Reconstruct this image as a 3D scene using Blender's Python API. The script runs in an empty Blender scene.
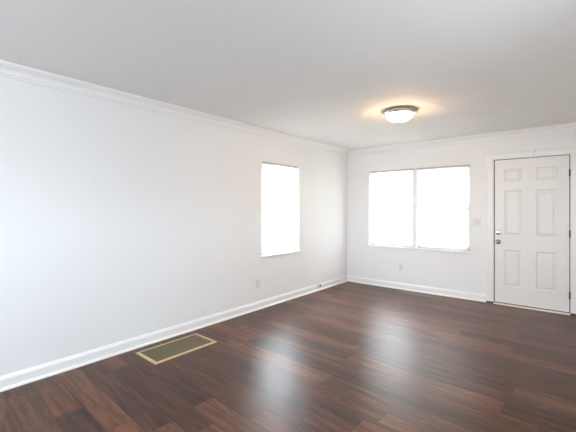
import bpy, bmesh, math, random
from mathutils import Vector, Matrix
random.seed(4)
sc = bpy.context.scene
COL = sc.collection

# ------------------------------------------------------------------ camera, sky, light, exposure
CAM_YAW = 39.6
cam_d = bpy.data.cameras.new('camera')
cam_d.sensor_width = 36.0
cam_d.lens = 346.8 / 576 * 36.0
cam_d.shift_y = -7.0 / 576
cam_d.clip_start = 0.02
cam = bpy.data.objects.new('camera', cam_d)
COL.objects.link(cam)
cam.location = (3.293, -5.724, 1.351)
cam.rotation_euler = (math.radians(90), 0, math.radians(CAM_YAW))
sc.camera = cam

SKY_STRENGTH = 46.0
world = bpy.data.worlds.new('sky')
sc.world = world
world.use_nodes = True
bg = world.node_tree.nodes['Background']
wt = world.node_tree
w_tc = wt.nodes.new('ShaderNodeTexCoord'); w_sp = wt.nodes.new('ShaderNodeSeparateXYZ')
w_rp = wt.nodes.new('ShaderNodeValToRGB'); w_mr = wt.nodes.new('ShaderNodeMapRange')
w_mr.inputs['From Min'].default_value = -1.0
wt.links.new(w_tc.outputs['Generated'], w_sp.inputs[0]); wt.links.new(w_sp.outputs['Z'], w_mr.inputs['Value'])
wt.links.new(w_mr.outputs[0], w_rp.inputs['Fac']); wt.links.new(w_rp.outputs[0], bg.inputs['Color'])
w_rp.color_ramp.elements[0].position = 0.485; w_rp.color_ramp.elements[0].color = (0.50, 0.56, 0.60, 1)   # pale ground
w_rp.color_ramp.elements[1].position = 0.53; w_rp.color_ramp.elements[1].color = (0.76, 0.89, 1.0, 1)     # overcast sky
bg.inputs['Strength'].default_value = SKY_STRENGTH

sc.view_settings.view_transform = 'Standard'
sc.view_settings.look = 'None'
sc.view_settings.gamma = 1.0
sc.view_settings.use_curve_mapping = False
sc.view_settings.exposure = -0.11
sc.cycles.max_bounces = 14
sc.cycles.diffuse_bounces = 10
sc.cycles.transparent_max_bounces = 16
sc.cycles.caustics_reflective = False
sc.cycles.caustics_refractive = False

# room box (metres): left wall x=0, back wall y=0
RX, RY, RZ, WT = 3.78, -8.2, 2.44, 0.14
# openings: (low, high, bottom, top)
WIN_L = (-2.302, -1.478, 0.705, 2.008)
WIN_B = (0.444, 2.090, 0.703, 2.022)
DOOR = (2.385, 3.259, 0.0, 2.064)
ADDED_OPEN_REAR = (1.05, 2.45, 1.15, 2.1)  # unseen bare opening, added to light the room from behind the camera
ADDED_OPEN_RIGHT = (-4.25, -3.70, 1.20, 1.68)  # unseen small opening, added to brighten the middle of the long wall

def portal(name, loc, rot, sx, sy):
    l = bpy.data.lights.new(name, 'AREA')
    l.shape = 'RECTANGLE'; l.size = sx; l.size_y = sy
    l.cycles.is_portal = True
    o = bpy.data.objects.new(name, l); COL.objects.link(o)
    o.location = loc; o.rotation_euler = rot
    return o
P2 = math.pi / 2
def mid(a, b): return (a + b) / 2
portal('added_daylight_rear', (mid(*ADDED_OPEN_REAR[:2]), RY - WT - .01, mid(*ADDED_OPEN_REAR[2:])), (P2, 0, 0),
       ADDED_OPEN_REAR[1] - ADDED_OPEN_REAR[0], ADDED_OPEN_REAR[3] - ADDED_OPEN_REAR[2])  # portal of the added rear opening
portal('added_daylight_right', (RX + WT + .01, mid(*ADDED_OPEN_RIGHT[:2]), mid(*ADDED_OPEN_RIGHT[2:])), (P2, 0, P2),
       ADDED_OPEN_RIGHT[1] - ADDED_OPEN_RIGHT[0], ADDED_OPEN_RIGHT[3] - ADDED_OPEN_RIGHT[2])  # portal of the added right opening
portal('daylight_back', (mid(*WIN_B[:2]), WT + .01, mid(*WIN_B[2:])), (-P2, 0, 0),
       WIN_B[1] - WIN_B[0], WIN_B[3] - WIN_B[2])
portal('daylight_left', (-WT - .01, mid(*WIN_L[:2]), mid(*WIN_L[2:])), (P2, 0, -P2),
       WIN_L[1] - WIN_L[0], WIN_L[3] - WIN_L[2])

# ------------------------------------------------------------------ materials
def mat(name, color, rough=0.5, spec=0.5, metal=0.0, bump=None, emit=None, coat=0.0):
    m = bpy.data.materials.new(name); m.use_nodes = True
    nt = m.node_tree; b = nt.nodes['Principled BSDF']
    b.inputs['Base Color'].default_value = (*color, 1)
    b.inputs['Roughness'].default_value = rough
    b.inputs['Specular IOR Level'].default_value = spec
    b.inputs['Metallic'].default_value = metal
    b.inputs['Coat Weight'].default_value = coat
    if emit:
        b.inputs['Emission Color'].default_value = (*emit[0], 1)
        b.inputs['Emission Strength'].default_value = emit[1]
    if bump:
        tc = nt.nodes.new('ShaderNodeTexCoord')
        n = nt.nodes.new('ShaderNodeTexNoise'); n.inputs['Scale'].default_value = bump[0]
        n.inputs['Detail'].default_value = 3
        bp = nt.nodes.new('ShaderNodeBump'); bp.inputs['Strength'].default_value = bump[1]
        bp.inputs['Distance'].default_value = bump[2]
        nt.links.new(tc.outputs['Object'], n.inputs['Vector'])
        nt.links.new(n.outputs['Fac'], bp.inputs['Height'])
        nt.links.new(bp.outputs['Normal'], b.inputs['Normal'])
    return m

M = {}
M['wall'] = mat('wall_paint', (0.85, 0.855, 0.86), 0.42, 0.25, bump=(38, 0.25, 0.002))
M['ceiling'] = mat('ceiling_paint', (0.82, 0.81, 0.795), 0.8, 0.2, bump=(30, 0.25, 0.002))
M['trim'] = mat('trim_paint', (0.87, 0.87, 0.865), 0.32, 0.4)
M['door'] = mat('door_paint', (0.84, 0.835, 0.82), 0.35, 0.4)
M['vinyl'] = mat('window_vinyl', (0.86, 0.86, 0.85), 0.35, 0.4)
M['plate'] = mat('plate_plastic', (0.76, 0.76, 0.74), 0.3, 0.5)
M['socket'] = mat('socket_shadow_grey', (0.20, 0.19, 0.18), 0.6)
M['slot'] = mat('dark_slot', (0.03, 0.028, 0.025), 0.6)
M['gasket'] = mat('weatherstrip_gap_shade', (0.10, 0.09, 0.075), 0.8, 0.2)
M['nickel'] = mat('brushed_nickel', (0.74, 0.64, 0.51), 0.36, metal=1.0)
M['chrome'] = mat('satin_chrome', (0.80, 0.79, 0.77), 0.22, metal=1.0)
M['brass'] = mat('aged_knob_brass', (0.34, 0.255, 0.175), 0.2, metal=1.0)
M['bronze'] = mat('aged_hinge_metal', (0.07, 0.06, 0.05), 0.5, metal=0.3)
M['regframe'] = mat('register_tan_enamel', (0.50, 0.36, 0.23), 0.45, 0.4)
M['reggrille'] = mat('register_olive_enamel', (0.165, 0.135, 0.07), 0.5, 0.4)
M['duct'] = mat('duct_shade', (0.05, 0.042, 0.028), 0.8)
M['threshold'] = mat('threshold_metal', (0.80, 0.75, 0.64), 0.4, 0.5)
M['headrail'] = mat('headrail_shaded_metal', (0.55, 0.52, 0.47), 0.45, 0.4)  # shade inside the window reveal is put into this rail colour
M['wand'] = mat('wand_plastic', (0.36, 0.35, 0.33), 0.3, 0.5)
M['dome'] = mat('lamp_glass', (0.9, 0.85, 0.75), 0.3, 0.5, emit=((1.0, 0.62, 0.31), 88.0))
M['crack'] = mat('paint_crack', (0.42, 0.40, 0.37), 0.8)

def slat_material(name, through):
    m = bpy.data.materials.new(name); m.use_nodes = True
    nt = m.node_tree; nt.nodes.clear()
    out = nt.nodes.new('ShaderNodeOutputMaterial')
    d = nt.nodes.new('ShaderNodeBsdfDiffuse'); d.inputs['Color'].default_value = (0.86, 0.85, 0.80, 1)
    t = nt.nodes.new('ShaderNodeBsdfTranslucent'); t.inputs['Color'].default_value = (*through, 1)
    mx = nt.nodes.new('ShaderNodeMixShader'); mx.inputs[0].default_value = 0.75
    nt.links.new(d.outputs[0], mx.inputs[1]); nt.links.new(t.outputs[0], mx.inputs[2])
    nt.links.new(mx.outputs[0], out.inputs['Surface'])
    return m
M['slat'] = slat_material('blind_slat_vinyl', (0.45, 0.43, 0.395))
M['slat_dimmed'] = slat_material('dimmed_blind_slat_vinyl', (0.26, 0.25, 0.23))  # lower transmission puts this half's weaker daylight into the slat colour

def glass_material():
    m = bpy.data.materials.new('window_glass'); m.use_nodes = True
    nt = m.node_tree; nt.nodes.clear()
    out = nt.nodes.new('ShaderNodeOutputMaterial')
    a = nt.nodes.new('ShaderNodeBsdfTransparent'); a.inputs['Color'].default_value = (0.97, 0.97, 0.97, 1)
    g = nt.nodes.new('ShaderNodeBsdfGlossy'); g.inputs['Roughness'].default_value = 0.02
    fr = nt.nodes.new('ShaderNodeFresnel'); 
    ge = nt.nodes.new('ShaderNodeNewGeometry'); mr = nt.nodes.new('ShaderNodeMapRange')     # thin pane: same reflection from either face
    mr.inputs['To Min'].default_value = 1.45; mr.inputs['To Max'].default_value = 1 / 1.45
    nt.links.new(ge.outputs['Backfacing'], mr.inputs['Value']); nt.links.new(mr.outputs[0], fr.inputs['IOR'])
    mx = nt.nodes.new('ShaderNodeMixShader')
    nt.links.new(fr.outputs[0], mx.inputs[0])
    nt.links.new(a.outputs[0], mx.inputs[1]); nt.links.new(g.outputs[0], mx.inputs[2])
    nt.links.new(mx.outputs[0], out.inputs['Surface'])
    return m
M['glass'] = glass_material()

def floor_material():
    PW, PL = 0.168, 1.22
    m = bpy.data.materials.new('dark_plank_floor'); m.use_nodes = True
    nt = m.node_tree; N = nt.nodes; L = nt.links
    b = N['Principled BSDF']
    def math_(op, a, c=None):
        n = N.new('ShaderNodeMath'); n.operation = op
        for i, v in enumerate((a, c)):
            if v is None: continue
            if isinstance(v, (int, float)): n.inputs[i].default_value = v
            else: L.new(v, n.inputs[i])
        return n.outputs[0]
    tc = N.new('ShaderNodeTexCoord')
    rot = N.new('ShaderNodeVectorRotate'); rot.rotation_type = 'Z_AXIS'
    rot.inputs['Angle'].default_value = math.radians(3.0)
    L.new(tc.outputs['Object'], rot.inputs['Vector'])
    sep = N.new('ShaderNodeSeparateXYZ'); L.new(rot.outputs[0], sep.inputs[0])
    u, v = sep.outputs['X'], math_('ADD', sep.outputs['Y'], 20.035)
    vr = math_('DIVIDE', v, PW); row = math_('FLOOR', vr); vf = math_('FRACT', vr)
    wn = N.new('ShaderNodeTexWhiteNoise'); wn.noise_dimensions = '1D'; L.new(row, wn.inputs['W'])
    uu = math_('ADD', math_('DIVIDE', math_('ADD', u, 40.0), PL), math_('MULTIPLY', wn.outputs['Value'], 7.3))
    colm = math_('FLOOR', uu); uf = math_('FRACT', uu)
    cmb = N.new('ShaderNodeCombineXYZ'); L.new(row, cmb.inputs[0]); L.new(colm, cmb.inputs[1])
    pid = N.new('ShaderNodeTexWhiteNoise'); pid.noise_dimensions = '3D'; L.new(cmb.outputs[0], pid.inputs['Vector'])
    psep = N.new('ShaderNodeSeparateColor'); L.new(pid.outputs['Color'], psep.inputs[0])
    # seam mask
    dv = math_('MULTIPLY', math_('MINIMUM', vf, math_('SUBTRACT', 1.0, vf)), PW)
    du = math_('MULTIPLY', math_('MINIMUM', uf, math_('SUBTRACT', 1.0, uf)), PL)
    dd = math_('MINIMUM', dv, du)
    seam = N.new('ShaderNodeMapRange'); seam.inputs['From Min'].default_value = 0.0010
    seam.inputs['From Max'].default_value = 0.0036; L.new(dd, seam.inputs['Value'])
    # grain coordinates: stretched along the plank, shifted per plank
    g = N.new('ShaderNodeCombineXYZ')
    L.new(math_('ADD', math_('MULTIPLY', u, 0.8), math_('MULTIPLY', psep.outputs[0], 31.0)), g.inputs[0])
    L.new(math_('ADD', math_('MULTIPLY', v, 6.5), math_('MULTIPLY', psep.outputs[1], 57.0)), g.inputs[1])
    n1 = N.new('ShaderNodeTexNoise'); n1.inputs['Scale'].default_value = 1.5
    n1.inputs['Detail'].default_value = 6; n1.inputs['Roughness'].default_value = 0.6
    n1.inputs['Distortion'].default_value = 1.6; L.new(g.outputs[0], n1.inputs['Vector'])
    g2 = N.new('ShaderNodeVectorMath'); g2.operation = 'MULTIPLY'; g2.inputs[1].default_value = (3.4, 3.2, 1)
    L.new(g.outputs[0], g2.inputs[0])
    n2 = N.new('ShaderNodeTexNoise'); n2.inputs['Scale'].default_value = 4.0
    n2.inputs['Detail'].default_value = 5; n2.inputs['Roughness'].default_value = 0.65
    L.new(g2.outputs[0], n2.inputs['Vector'])
    # cathedral figure
    wv = N.new('ShaderNodeTexWave'); wv.bands_direction = 'Y'; wv.inputs['Scale'].default_value = 0.8
    wv.inputs['Distortion'].default_value = 14.0; wv.inputs['Detail'].default_value = 3
    wv.inputs['Detail Scale'].default_value = 0.9; L.new(g.outputs[0], wv.inputs['Vector'])
    s = math_('ADD', math_('MULTIPLY', n1.outputs['Fac'], 0.60), math_('MULTIPLY', n2.outputs['Fac'], 0.26))
    s = math_('ADD', s, math_('MULTIPLY', wv.outputs['Fac'], 0.055))
    s = math_('ADD', s, math_('MULTIPLY', math_('SUBTRACT', psep.outputs[2], 0.5), 0.19))
    ramp = N.new('ShaderNodeValToRGB'); L.new(s, ramp.inputs['Fac'])
    e = ramp.color_ramp.elements
    e[0].position = 0.27; e[0].color = (0.017, 0.0065, 0.0045, 1)
    e[1].position = 0.72; e[1].color = (0.235, 0.092, 0.044, 1)
    x = e.new(0.46); x.color = (0.080, 0.0255, 0.0112, 1)
    hue = N.new('ShaderNodeMix'); hue.data_type = 'RGBA'; hue.blend_type = 'MULTIPLY'
    hue.inputs['B'].default_value = (0.86, 1.0, 1.22, 1)
    L.new(psep.outputs[1], hue.inputs['Factor']); L.new(ramp.outputs[0], hue.inputs['A'])
    mx = N.new('ShaderNodeMix'); mx.data_type = 'RGBA'; mx.inputs['A'].default_value = (0.012, 0.008, 0.007, 1)
    L.new(seam.outputs[0], mx.inputs['Factor']); L.new(hue.outputs['Result'], mx.inputs['B'])
    L.new(mx.outputs['Result'], b.inputs['Base Color'])
    rg = N.new('ShaderNodeMapRange'); rg.inputs['To Min'].default_value = 0.30; rg.inputs['To Max'].default_value = 0.38
    L.new(n2.outputs['Fac'], rg.inputs['Value']); L.new(rg.outputs[0], b.inputs['Roughness'])
    b.inputs['Specular IOR Level'].default_value = 0.31
    h = math_('ADD', math_('MULTIPLY', seam.outputs[0], 1.0), math_('MULTIPLY', n2.outputs['Fac'], 0.22))
    h = math_('ADD', h, math_('MULTIPLY', psep.outputs[0], 0.25))
    bp = N.new('ShaderNodeBump'); bp.inputs['Strength'].default_value = 0.35; bp.inputs['Distance'].default_value = 0.0015
    L.new(h, bp.inputs['Height']); L.new(bp.outputs['Normal'], b.inputs['Normal'])
    return m
M['floor'] = floor_material()

# ------------------------------------------------------------------ mesh helpers
class MB:
    def __init__(self):
        self.bm = bmesh.new()
    def face(self, pts):
        return self.bm.faces.new([self.bm.verts.new(p) for p in pts])
    def box(self, x0, x1, y0, y1, z0, z1, bevel=0.0, seg=2):
        b2 = bmesh.new()
        v = [b2.verts.new((x, y, z)) for x in (x0, x1) for y in (y0, y1) for z in (z0, z1)]
        for f in ((0, 1, 3, 2), (4, 6, 7, 5), (0, 4, 5, 1), (2, 3, 7, 6), (0, 2, 6, 4), (1, 5, 7, 3)):
            b2.faces.new([v[i] for i in f])
        if bevel:
            bmesh.ops.bevel(b2, geom=b2.edges[:], offset=bevel, segments=seg, affect='EDGES', profile=0.6)
        self.merge(b2); return self
    def merge(self, b2, mtx=None):
        if mtx is not None: bmesh.ops.transform(b2, matrix=mtx, verts=b2.verts[:])
        mp = {v: self.bm.verts.new(v.co) for v in b2.verts}
        for f in b2.faces:
            try:
                nf = self.bm.faces.new([mp[v] for v in f.verts]); nf.smooth = f.smooth
            except ValueError: pass
        b2.free()
    def lathe(self, prof, seg=40, mtx=None, smooth=True):
        """prof: (radius, height) pairs revolved about local z."""
        b2 = bmesh.new(); rings = []
        for r, z in prof:
            if r < 1e-6: rings.append([b2.verts.new((0, 0, z))])
            else: rings.append([b2.verts.new((r * math.cos(2 * math.pi * k / seg), r * math.sin(2 * math.pi * k / seg), z)) for k in range(seg)])
        for a, b in zip(rings, rings[1:]):
            for k in range(seg):
                k2 = (k + 1) % seg
                if len(a) == 1 and len(b) == 1: continue
                if len(a) == 1: q = [a[0], b[k], b[k2]]
                elif len(b) == 1: q = [a[k], b[0], a[k2]]
                else: q = [a[k], b[k], b[k2], a[k2]]
                b2.faces.new(q).smooth = smooth
        self.merge(b2, mtx); return self
    def tube(self, pts, r, seg=8):
        b2 = bmesh.new(); rings = []
        pts = [Vector(p) for p in pts]
        for i, p in enumerate(pts):
            d = (pts[min(i + 1, len(pts) - 1)] - pts[max(i - 1, 0)]).normalized()
            a = d.orthogonal().normalized(); c = d.cross(a)
            rings.append([b2.verts.new(p + r * (math.cos(2 * math.pi * k / seg) * a + math.sin(2 * math.pi * k / seg) * c)) for k in range(seg)])
        for a, b in zip(rings, rings[1:]):
            for k in range(seg):
                # align to nearest
                b2.faces.new([a[k], a[(k + 1) % seg], b[(k + 1) % seg], b[k]]).smooth = True
        b2.faces.new(rings[0][::-1]); b2.faces.new(rings[-1])
        self.merge(b2); return self
    def extrude(self, prof, p0, p1):
        """prof: list of points; p0 / p1 map a profile point to its place at either end."""
        a = [self.bm.verts.new(p0(*p)) for p in prof]; b = [self.bm.verts.new(p1(*p)) for p in prof]
        n = len(prof)
        for i in range(n):
            j = (i + 1) % n
            self.bm.faces.new([a[i], a[j], b[j], b[i]])
        self.bm.faces.new(a[::-1]); self.bm.faces.new(b)
        return self
    def build(self, name, m, parent=None, loc=None):
        bmesh.ops.recalc_face_normals(self.bm, faces=self.bm.faces[:])
        me = bpy.data.meshes.new(name); self.bm.to_mesh(me); self.bm.free()
        me.materials.append(m)
        o = bpy.data.objects.new(name, me); COL.objects.link(o)
        if parent is not None: o.parent = parent
        if loc is not None: o.location = loc
        return o

def tag(o, label=None, cat=None, group=None, kind=None):
    if label: o['label'] = label
    if cat: o['category'] = cat
    if group: o['group'] = group
    if kind: o['kind'] = kind
    return o
def empty(name, loc, rz=0.0):
    o = bpy.data.objects.new(name, None); COL.objects.link(o)
    o.location = loc; o.rotation_euler = (0, 0, rz); o.empty_display_size = 0.1
    return o

def wall_cells(u0, u1, z0, z1, holes):
    us = sorted({u0, u1, *[h[0] for h in holes], *[h[1] for h in holes]})
    zs = sorted({z0, z1, *[h[2] for h in holes], *[h[3] for h in holes]})
    for a, b in zip(us, us[1:]):
        for c, d in zip(zs, zs[1:]):
            um, zm = (a + b) / 2, (c + d) / 2
            if not any(h[0] < um < h[1] and h[2] < zm < h[3] for h in holes):
                yield a, b, c, d

def solid_wall(place, u0, u1, z0, z1, holes):
    """place(u, depth, z) -> world; watertight wall slab with cut openings."""
    mb = MB(); vs = {}
    def V(u, d, z):
        k = (round(u, 4), d, round(z, 4))
        if k not in vs: vs[k] = mb.bm.verts.new(place(u, d, z))
        return vs[k]
    cells = list(wall_cells(u0, u1, z0, z1, holes)); edges = {}
    for a, b, c, d in cells:
        for dep in (0.0, WT):
            mb.bm.faces.new([V(a, dep, c), V(b, dep, c), V(b, dep, d), V(a, dep, d)])
        for e in (((a, c), (b, c)), ((b, c), (b, d)), ((a, d), (b, d)), ((a, c), (a, d))):
            edges[e] = edges.get(e, 0) + 1
    for (p, q), n in edges.items():
        if n == 1:
            mb.bm.faces.new([V(p[0], 0.0, p[1]), V(q[0], 0.0, q[1]), V(q[0], WT, q[1]), V(p[0], WT, p[1])])
    return mb

# ------------------------------------------------------------------ room shell
fl = MB().box(-WT, RX + WT, RY - WT, WT, -0.08, 0.0).build('floor', M['floor'])
tag(fl, 'dark brown wood plank floor with a soft sheen', 'floor', kind='structure')
ce = MB().box(-WT, RX + WT, RY - WT, WT, RZ, RZ + 0.1).build('ceiling', M['ceiling'])
tag(ce, 'flat off-white painted ceiling around the dome lamp', 'ceiling', kind='structure')
wl = solid_wall(lambda u, d, z: (-d, u, z), RY, 0.0, 0.0, RZ, [WIN_L]).build('wall_left', M['wall'])
tag(wl, 'long white wall with one narrow window', 'wall', kind='structure')
wb = solid_wall(lambda u, d, z: (u, d, z), -WT, RX + WT, 0.0, RZ, [WIN_B, DOOR]).build('wall_back', M['wall'])
tag(wb, 'white wall with the double window and the front door', 'wall', kind='structure')
wr = solid_wall(lambda u, d, z: (RX + d, u, z), RY, 0.0, 0.0, RZ, [ADDED_OPEN_RIGHT]).build('wall_right', M['wall'])
tag(wr, 'white wall behind the camera on the door side', 'wall', kind='structure')
we = solid_wall(lambda u, d, z: (u, RY - d, z), -WT, RX + WT, 0.0, RZ, [ADDED_OPEN_REAR]).build('wall_rear', M['wall'])
tag(we, 'white wall behind the camera facing the front door', 'wall', kind='structure')

o = MB().box(-1.0, RX + 1.0, WT, 2.75, 2.27, 2.39).build('porch_light_blocker', M['ceiling'])  # unseen, added to cut off high sky light at the double window
tag(o, 'unseen slab outside over the double window and front door, added to block sky light', 'added light blocker', kind='structure')
o = MB().box(-0.62, -WT, RY, 0.0, 2.26, 2.38).build('eave_light_blocker', M['ceiling'])  # unseen, added to cut off sky light above the narrow window
tag(o, 'unseen slab outside over the narrow window, added to block sky light', 'eave_light_blocker', kind='structure')
# crown moulding: (out from wall, height)
CROWN = [(0, RZ - 0.100), (0.008, RZ - 0.100), (0.012, RZ - 0.096), (0.012, RZ - 0.088), (0.006, RZ - 0.086), (0.006, RZ - 0.081), (0.019, RZ - 0.080),
         (0.020, RZ - 0.073), (0.022, RZ - 0.060), (0.029, RZ - 0.046), (0.040, RZ - 0.035), (0.050, RZ - 0.029), (0.050, RZ - 0.023),
         (0.062, RZ - 0.022), (0.066, RZ - 0.016), (0.066, RZ), (0, RZ)]
o = MB().extrude(CROWN, lambda d, z: (d, RY, z), lambda d, z: (d, -d, z)).build('trim_1', M['trim'])
tag(o, 'white stepped crown moulding along the long wall', 'crown moulding', kind='structure')
o = MB().extrude(CROWN, lambda d, z: (d, -d, z), lambda d, z: (RX, -d, z)).build('trim_2', M['trim'])
tag(o, 'white stepped crown moulding above the front door and double window', 'crown moulding', kind='structure')
# baseboard with a shoe moulding
BASE = [(0, 0.0), (0.030, 0.0), (0.029, 0.010), (0.024, 0.017), (0.015, 0.021), (0.014, 0.078),
        (0.011, 0.088), (0.006, 0.100), (0.004, 0.106), (0, 0.106)]
o = MB().extrude(BASE, lambda d, z: (d, RY, z), lambda d, z: (d, -d, z)).build('baseboard_left', M['trim'])
tag(o, 'white baseboard along the long wall', 'baseboard', kind='structure')
CAS_L, CAS_R = 2.300, 3.340
mb = MB().extrude(BASE, lambda d, z: (d, -d, z), lambda d, z: (CAS_L, -d, z))
o = mb.build('baseboard_back', M['trim'])
tag(o, 'white baseboard under the double window', 'baseboard', kind='structure')
o = MB().extrude(BASE, lambda d, z: (CAS_R, -d, z), lambda d, z: (RX, -d, z)).build('baseboard_right', M['trim'])
tag(o, 'short white baseboard beyond the hinge side of the door', 'baseboard', kind='structure')

# ------------------------------------------------------------------ front door
JL, JR, JT = DOOR[0] + 0.012, DOOR[1] - 0.012, DOOR[3] - 0.012      # inner faces of the jamb lining
cs = MB()
CAS = [(0.0, 0.0), (0.0, -0.012), (0.010, -0.016), (0.060, -0.019), (0.078, -0.016), (0.085, -0.010), (0.085, 0.0)]
zt = JT + 0.004
cs.extrude(CAS, lambda a, d: (JL - 0.006 - a, d, 0.021), lambda a, d: (JL - 0.006 - a, d, zt + a))
cs.extrude(CAS, lambda a, d: (JR + 0.006 + a, d, 0.021), lambda a, d: (JR + 0.006 + a, d, zt + a))
cs.extrude(CAS, lambda a, d: (JL - 0.006 - a, d, zt + a), lambda a, d: (JR + 0.006 + a, d, zt + a))
o = cs.build('trim_3', M['trim'])
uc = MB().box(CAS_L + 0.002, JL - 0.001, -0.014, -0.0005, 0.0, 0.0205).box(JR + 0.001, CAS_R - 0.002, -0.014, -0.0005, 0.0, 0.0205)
uc.build('undercut_shade', M['slot'], o)  # dark strip stands in for the shade in the gap below the casing
tag(o, 'white flat casing around the front door', 'door casing', kind='structure')
jb = MB()
jb.box(DOOR[0], JL, -0.004, WT, 0.0, DOOR[3]).box(JR, DOOR[1], -0.004, WT, 0.0, DOOR[3]).box(JL, JR, -0.004, WT, JT, DOOR[3])
o = jb.build('trim_4', M['trim'])
tag(o, 'white jamb lining the front door opening', 'door jamb', kind='structure')

door = tag(empty('door_1', (mid(JL, JR), 0.0, 0.0)), 'white six panel front door with round knob and deadbolt', 'door', kind='structure')
DW = (JR - JL) - 0.021
ox = mid(JL, JR)
x0, x1, z0, z1 = -DW / 2 + 0.001, DW / 2 + 0.001, 0.026, JT - 0.008
px = [(2.522 - ox, 2.732 - ox), (2.888 - ox, 3.110 - ox)]
pz = [(0.262, 0.775), (0.980, 1.612), (1.732, 1.912)]
sl = MB()
holes = [(a, b, c, d) for a, b in px for c, d in pz]
for a, b, c, d in wall_cells(x0, x1, z0, z1, holes):
    sl.face([(a, -0.002, c), (b, -0.002, c), (b, -0.002, d), (a, -0.002, d)])
steps = [(0.0, -0.002), (0.003, 0.001), (0.011, 0.0055), (0.018, 0.0065), (0.022, 0.0065), (0.046, 0.0006), (0.049, -0.0002)]
for a, b, c, d in holes:
    for (i0, d0), (i1, d1) in zip(steps, steps[1:]):
        p = [(a + i0, d0, c + i0), (b - i0, d0, c + i0), (b - i0, d0, d - i0), (a + i0, d0, d - i0)]
        q = [(a + i1, d1, c + i1), (b - i1, d1, c + i1), (b - i1, d1, d - i1), (a + i1, d1, d - i1)]
        for k in range(4):
            sl.face([p[k], p[(k + 1) % 4], q[(k + 1) % 4], q[k]])
    i1, d1 = steps[-1]
    sl.face([(a + i1, d1, c + i1), (b - i1, d1, c + i1), (b - i1, d1, d - i1), (a + i1, d1, d - i1)])
sl.face([(x0, 0.042, z0), (x1, 0.042, z0), (x1, 0.042, z1), (x0, 0.042, z1)])
for a, b in (((x0, z0), (x1, z0)), ((x1, z0), (x1, z1)), ((x1, z1), (x0, z1)), ((x0, z1), (x0, z0))):
    sl.face([(a[0], -0.002, a[1]), (b[0], -0.002, b[1]), (b[0], 0.042, b[1]), (a[0], 0.042, a[1])])
bmesh.ops.remove_doubles(sl.bm, verts=sl.bm.verts[:], dist=0.0001)
slab = sl.build('door_slab', M['door'], door)
# seals in the door gaps, coloured dark to put shade there, and door sweep
ws = MB()
ws.box(JL - ox, x0 - 0.0005, 0.012, 0.055, 0.0, JT).box(x1 + 0.0005, JR - ox, 0.006, 0.055, 0.0, JT).box(JL - ox, JR - ox, 0.010, 0.055, z1 + 0.0005, JT)
ws.box(JL - ox, JR - ox, 0.043, 0.075, 0.0, JT)  # dark sheet behind the slab keeps the gaps looking shaded
ws.build('gap_shade_weatherstrip', M['gasket'], door)
MB().box(x0, x1, 0.004, 0.040, 0.0135, z0).build('door_sweep', M['gasket'], door)
RFRONT = Matrix.Translation((0, 0, 0)) @ Matrix.Rotation(math.pi / 2, 4, 'X')      # lathe axis z -> -y (into the room)
def door_lathe(name, prof, m, x, z, y=-0.002, parent=door):
    return MB().lathe(prof, 36, Matrix.Translation((x, y, z)) @ RFRONT).build(name, m, parent)
KX = 2.449 - ox
knob = door_lathe('door_knob', [(0, 0.066), (0.012, 0.065), (0.020, 0.061), (0.0255, 0.053), (0.027, 0.046), (0.0255, 0.038), (0.020, 0.030),
                                (0.013, 0.024), (0.011, 0.018), (0.012, 0.010)], M['brass'], KX, 0.884)
tag(knob, 'aged brass round knob')
door_lathe('rosette', [(0.012, 0.012), (0.022, 0.010), (0.030, 0.007), (0.033, 0.003), (0.033, 0.0)], M['brass'], KX, 0.884, parent=knob).parent = knob
db = door_lathe('deadbolt', [(0, 0.016), (0.019, 0.015), (0.028, 0.012), (0.033, 0.006), (0.034, 0.0)], M['chrome'], KX + 0.002, 1.016)
tag(db, 'round satin chrome deadbolt rose')
MB().box(KX + 0.002 - 0.017, KX + 0.002 + 0.017, -0.034, -0.015, 1.016 - 0.0055, 1.016 + 0.0055, 0.002).build('thumb_turn', M['chrome'], db)
MB().box(JL - ox + 0.0006, JL - ox + 0.0026, -0.003, 0.011, 0.855, 0.915).build('strike_plate', M['bronze'], door)
for hz in (1.815, 1.031, 0.245):
    h = MB().box(x1 - 0.002, JR - ox + 0.0, -0.0045, -0.001, hz - 0.045, hz + 0.045)
    for k in range(5):
        h.lathe([(0, -0.0085), (0.0085, -0.0085), (0.0090, -0.0075), (0.0090, 0.0075), (0.0085, 0.0085), (0, 0.0085)], 14,
                Matrix.Translation((JR - ox - 0.004, -0.010, hz - 0.036 + 0.018 * k)))
    hg = h.build('hinge', M['bronze'], door)
th = MB().extrude([(-0.045, 0.0), (-0.040, 0.006), (-0.014, 0.012), (0.060, 0.013), (0.060, 0.0)],
                  lambda d, z: (JL, d, z), lambda d, z: (JR, d, z)).build('trim_5', M['threshold'])
tag(th, 'cream metal threshold strip under the front door', 'threshold', kind='structure')
# hairline crack in the paint over the door head
crk = MB()
cp = [(2.862, 2.066), (2.866, 2.086), (2.876, 2.106), (2.882, 2.122), (2.884, 2.140), (2.893, 2.150)]
for (xa, za), (xb, zb) in zip(cp, cp[1:]):
    crk.face([(xa - 0.0022, -0.0192, za), (xa + 0.0022, -0.0192, za), (xb + 0.0022, -0.0192, zb), (xb - 0.0022, -0.0192, zb)])
ck = crk.build('crack', M['crack'])
ck.parent = bpy.data.objects['trim_3']; ck['label'] = 'thin grey hairline crack in the paint'

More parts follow.
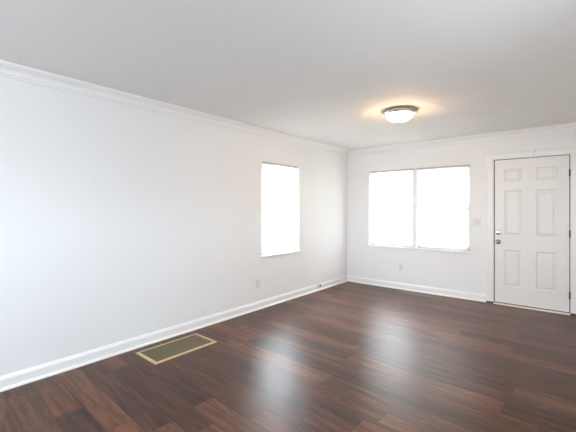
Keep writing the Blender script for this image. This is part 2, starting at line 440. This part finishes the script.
# ------------------------------------------------------------------ windows (local x across, local y outward)
def ring(mb, a, b, c, d, w, y0, y1):
    mb.box(a, a + w, y0, y1, c, d).box(b - w, b, y0, y1, c, d).box(a + w, b - w, y0, y1, c, c + w).box(a + w, b - w, y0, y1, d - w, d)
    return mb
def sashes(root, a, b, c, d):
    zm = mid(c, d)
    for nm, z0_, z1_, y0, y1 in (('upper_sash', zm - 0.02, d, 0.112, 0.134), ('lower_sash', c, zm + 0.02, 0.088, 0.110)):
        s = ring(MB(), a, b, z0_, z1_, 0.036, y0, y1).build(nm, M['vinyl'], root)
        MB().box(a + 0.034, b - 0.034, mid(y0, y1) - 0.002, mid(y0, y1) + 0.002, z0_ + 0.034, z1_ - 0.034).build('pane', M['glass'], s)
def window(name, loc, rz, W, z0, z1, mull=None, label=None):
    r = tag(empty(name, loc, rz), label, 'window', kind='structure')
    fr = ring(MB(), 0.0, W, z0, z1, 0.022, 0.084, WT).build('window_frame', M['vinyl'], r)
    if mull:
        MB().box(mull - 0.034, mull + 0.034, 0.004, WT - 0.001, z0 + 0.022, z1 - 0.022, 0.003).build('mullion', M['trim'], r)
        sashes(r, 0.022, mull - 0.034, z0 + 0.022, z1 - 0.022); sashes(r, mull + 0.034, W - 0.022, z0 + 0.022, z1 - 0.022)
    else:
        sashes(r, 0.022, W - 0.022, z0 + 0.022, z1 - 0.022)
    st = MB().box(-0.030, W + 0.030, -0.028, 0.0, z0 - 0.016, z0 + 0.006, 0.004).box(0.001, W - 0.001, 0.0, 0.084, z0 + 0.0005, z0 + 0.006)
    st.build('sill', M['trim'], r)
    return r
MUL = 1.262 - WIN_B[0]
window('window_1', (0, WIN_L[0], 0), P2, WIN_L[1] - WIN_L[0], WIN_L[2], WIN_L[3], None, 'narrow single window in the long wall behind a white mini blind')
window('window_2', (WIN_B[0], 0, 0), 0.0, WIN_B[1] - WIN_B[0], WIN_B[2], WIN_B[3], MUL, 'wide double window beside the front door behind two white mini blinds')

def mini_blind(loc, rz, W, z0, z1, wand_x, label, slat='slat', tilt=59):
    """Closed mini blind hung in a window reveal; W is its slat width, local origin at its left bottom corner."""
    r = tag(empty('mini_blind', loc, rz), label, 'blind', 'closed white mini blinds')
    top = z1 - z0
    MB().box(0.0, W, 0.030, 0.060, top - 0.030, top - 0.001, 0.002).build('headrail', M['headrail'], r)
    s = MB(); wd = 0.0127
    n = round((top - 0.067) / 0.0205) + 1; pitch = (top - 0.067) / (n - 1); ang = math.radians(tilt)
    ca, sa = math.cos(ang), math.sin(ang)
    for k in range(n):
        zc = top - 0.042 - k * pitch
        a, b = [], []
        for t, bow in ((-1, 0.0), (-0.4, 0.0016), (0.4, 0.0016), (1, 0.0)):
            # top edge leans outward, bottom edge towards the room
            y = 0.045 + t * wd * ca - bow * sa; z = zc + t * wd * sa + bow * ca
            a.append(s.bm.verts.new((0.001, y, z))); b.append(s.bm.verts.new((W - 0.001, y, z)))
        for i in range(3):
            s.bm.faces.new([a[i], b[i], b[i + 1], a[i + 1]]).smooth = True
    s.build('slat_panel', M[slat], r)
    MB().box(0.004, W - 0.004, 0.034, 0.056, 0.0006, 0.014, 0.003).build('bottom_rail', M['headrail'], r)
    for fx in (0.12, 0.88):
        MB().tube([(W * fx, 0.0305, top - 0.03), (W * fx, 0.0305, 0.02)], 0.0008, 6).build('ladder_cord', M['plate'], r)
    w = MB().tube([(wand_x, 0.020, top - 0.022), (wand_x, 0.019, 0.655)], 0.0042, 8).build('tilt_wand', M['wand'], r)
    MB().tube([(wand_x, 0.034, top - 0.014), (wand_x, 0.020, top - 0.014), (wand_x, 0.020, top - 0.03)], 0.002, 6).build('wand_hook', M['wand'], w)
    return r
mini_blind((0, WIN_L[0] + 0.002, WIN_L[2] + 0.006), P2, WIN_L[1] - WIN_L[0] - 0.004, WIN_L[2] + 0.006, WIN_L[3], 0.145,
           'closed white mini blind in the narrow window of the long wall', 'slat', 62)
mini_blind((WIN_B[0] + 0.002, 0, WIN_B[2] + 0.006), 0, MUL - 0.034 - 0.004, WIN_B[2] + 0.006, WIN_B[3], 0.058,
           'closed white mini blind in the double window, on the half nearer the room corner', 'slat', 58)
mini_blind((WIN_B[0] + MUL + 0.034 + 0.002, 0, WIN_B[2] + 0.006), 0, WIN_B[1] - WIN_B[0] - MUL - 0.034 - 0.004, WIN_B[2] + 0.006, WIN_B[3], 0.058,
           'closed white mini blind in the double window, on the half beside the door', 'slat_dimmed', 78)

# ------------------------------------------------------------------ ceiling lamp
lamp = tag(empty('ceiling_light', (1.800, -1.990, RZ)), 'round flush mount lamp with lit frosted glass dome and nickel rim', 'ceiling light')
MB().lathe([(0, 0), (0.138, 0), (0.150, -0.004), (0.160, -0.012), (0.166, -0.022), (0.166, -0.028), (0.162, -0.032), (0.158, -0.042), (0.152, -0.049), (0.146, -0.051), (0.141, -0.050), (0.141, -0.036)], 56).build('rim', M['nickel'], lamp)
dp = [(0.1405, -0.040), (0.139, -0.050)]
for k in range(1, 17):
    t = k / 16 * P2
    dp.append((0.139 * math.cos(t) ** 0.92, -0.050 - 0.073 * math.sin(t)))
dp[-1] = (0.0, -0.123)
MB().lathe(dp, 56).build('glass_dome', M['dome'], lamp)
MB().lathe([(0.0, -0.142), (0.004, -0.141), (0.0085, -0.136), (0.007, -0.131), (0.012, -0.127), (0.013, -0.1225), (0, -0.1225)], 20).build('finial', M['bronze'], lamp)

# ------------------------------------------------------------------ floor register
rx0, rx1, ry0, ry1 = 0.127, 0.493, -4.138, -3.466
reg = tag(empty('floor_register', (mid(rx0, rx1), mid(ry0, ry1), 0.0), math.radians(-0.8)), 'tan framed rectangular floor register with olive grille near the long wall', 'floor vent')
hw, hl = (rx1 - rx0) / 2, (ry1 - ry0) / 2
fr = MB(); FRM = [(0.0, 0.0), (0.003, 0.006), (0.010, 0.009), (0.026, 0.009), (0.032, 0.006), (0.032, 0.0)]
def frame_ring(mb, prof, hx, hy):
    corners = [(-1, -1), (1, -1), (1, 1), (-1, 1)]
    for k in range(4):
        a, b = corners[k], corners[(k + 1) % 4]
        mb.extrude(prof, lambda i, z, a=a: (a[0] * (hx - i), a[1] * (hy - i), z), lambda i, z, b=b: (b[0] * (hx - i), b[1] * (hy - i), z))
frame_ring(fr, FRM, hw, hl)
fr.build('register_frame', M['regframe'], reg)
MB().box(-hw + 0.030, hw - 0.030, -hl + 0.030, hl - 0.030, 0.0005, 0.0015).build('duct_shade_sheet', M['duct'], reg)  # dark backing sheet stands in for the shade inside the duct
gr = MB(); n = 44
for k in range(n):
    y = -hl + 0.032 + (2 * hl - 0.064) * (k + 0.5) / n
    gr.box(-hw + 0.031, hw - 0.031, y - 0.0042, y + 0.0042, 0.0030, 0.0066)
for k in range(1, 6):
    x = -hw + 0.032 + (2 * hw - 0.064) * k / 6
    gr.box(x - 0.004, x + 0.004, -hl + 0.031, hl - 0.031, 0.0015, 0.0072)
gr.build('grille', M['reggrille'], reg)

# ------------------------------------------------------------------ wall plates (local x across, local -y into the room, z up)
def outlet(loc, rz, label):
    r = tag(empty('wall_outlet', loc, rz), label, 'outlet', 'white duplex wall outlets')
    MB().box(-0.038, 0.038, -0.0095, 0.0, -0.060, 0.060, 0.003).build('cover_plate', M['plate'], r)
    for s in (-1, 1):
        f = MB().lathe([(0, 0.0120), (0.0155, 0.0120), (0.017, 0.0105), (0.017, 0.006)], 24,
                       Matrix.Translation((0, 0, s * 0.0195)) @ RFRONT).build('receptacle', M['plate'], r)
        sm = MB()
        sm.box(-0.0075, -0.0050, -0.0124, -0.0118, s * 0.0195 - 0.002, s * 0.0195 + 0.007).box(0.0050, 0.0075, -0.0124, -0.0118, s * 0.0195 - 0.002, s * 0.0195 + 0.007)
        sm.box(-0.0025, 0.0025, -0.0124, -0.0118, s * 0.0195 - 0.010, s * 0.0195 - 0.005)
        sm.build('socket_slot', M['socket'], f)
    MB().lathe([(0, 0.0108), (0.003, 0.0105), (0.0032, 0.007)], 12, RFRONT).build('screw', M['chrome'], r)
outlet((0.0, -2.372, 0.350), P2, 'white duplex outlet low on the long wall below the narrow window')
outlet((1.035, 0.0, 0.375), 0.0, 'white duplex outlet low on the wall under the double window')

sw = tag(empty('light_switch', (2.176, 0.0, 1.155)), 'white double toggle switch plate between the double window and door', 'light switch')
MB().box(-0.058, 0.058, -0.0075, 0.0, -0.058, 0.058, 0.003).build('switch_plate', M['plate'], sw)
for s in (-1, 1):
    t = MB().box(s * 0.023 - 0.0050, s * 0.023 + 0.0050, -0.0085, -0.0070, -0.012, 0.012).build('toggle_collar', M['socket'], sw)
    b2 = MB().extrude([(-0.0070, -0.007), (-0.0070, 0.006), (-0.0205, 0.013), (-0.0215, 0.006)],
                      lambda d, z: (s * 0.023 - 0.004, d, z), lambda d, z: (s * 0.023 + 0.004, d, z)).build('toggle', M['plate'], sw)
    for q in (-1, 1):
        MB().lathe([(0, 0.0088), (0.0028, 0.0086), (0.003, 0.007)], 12, Matrix.Translation((s * 0.023, 0, q * 0.030)) @ RFRONT).build('screw', M['plate'], sw)

jk = tag(empty('cable_jack', (0.014, -0.955, 0.078), P2), 'small white cable jack box with dark socket on the baseboard near the corner', 'cable jack')
MB().box(-0.034, 0.034, -0.016, 0.0, -0.034, 0.034, 0.005).build('jack_box', M['plate'], jk)
MB().lathe([(0, 0.034), (0.0085, 0.034), (0.0105, 0.032), (0.0105, 0.022), (0.0155, 0.021)], 18, Matrix.Translation((0.010, 0, 0.004)) @ RFRONT).build('coax_socket', M['slot'], jk)
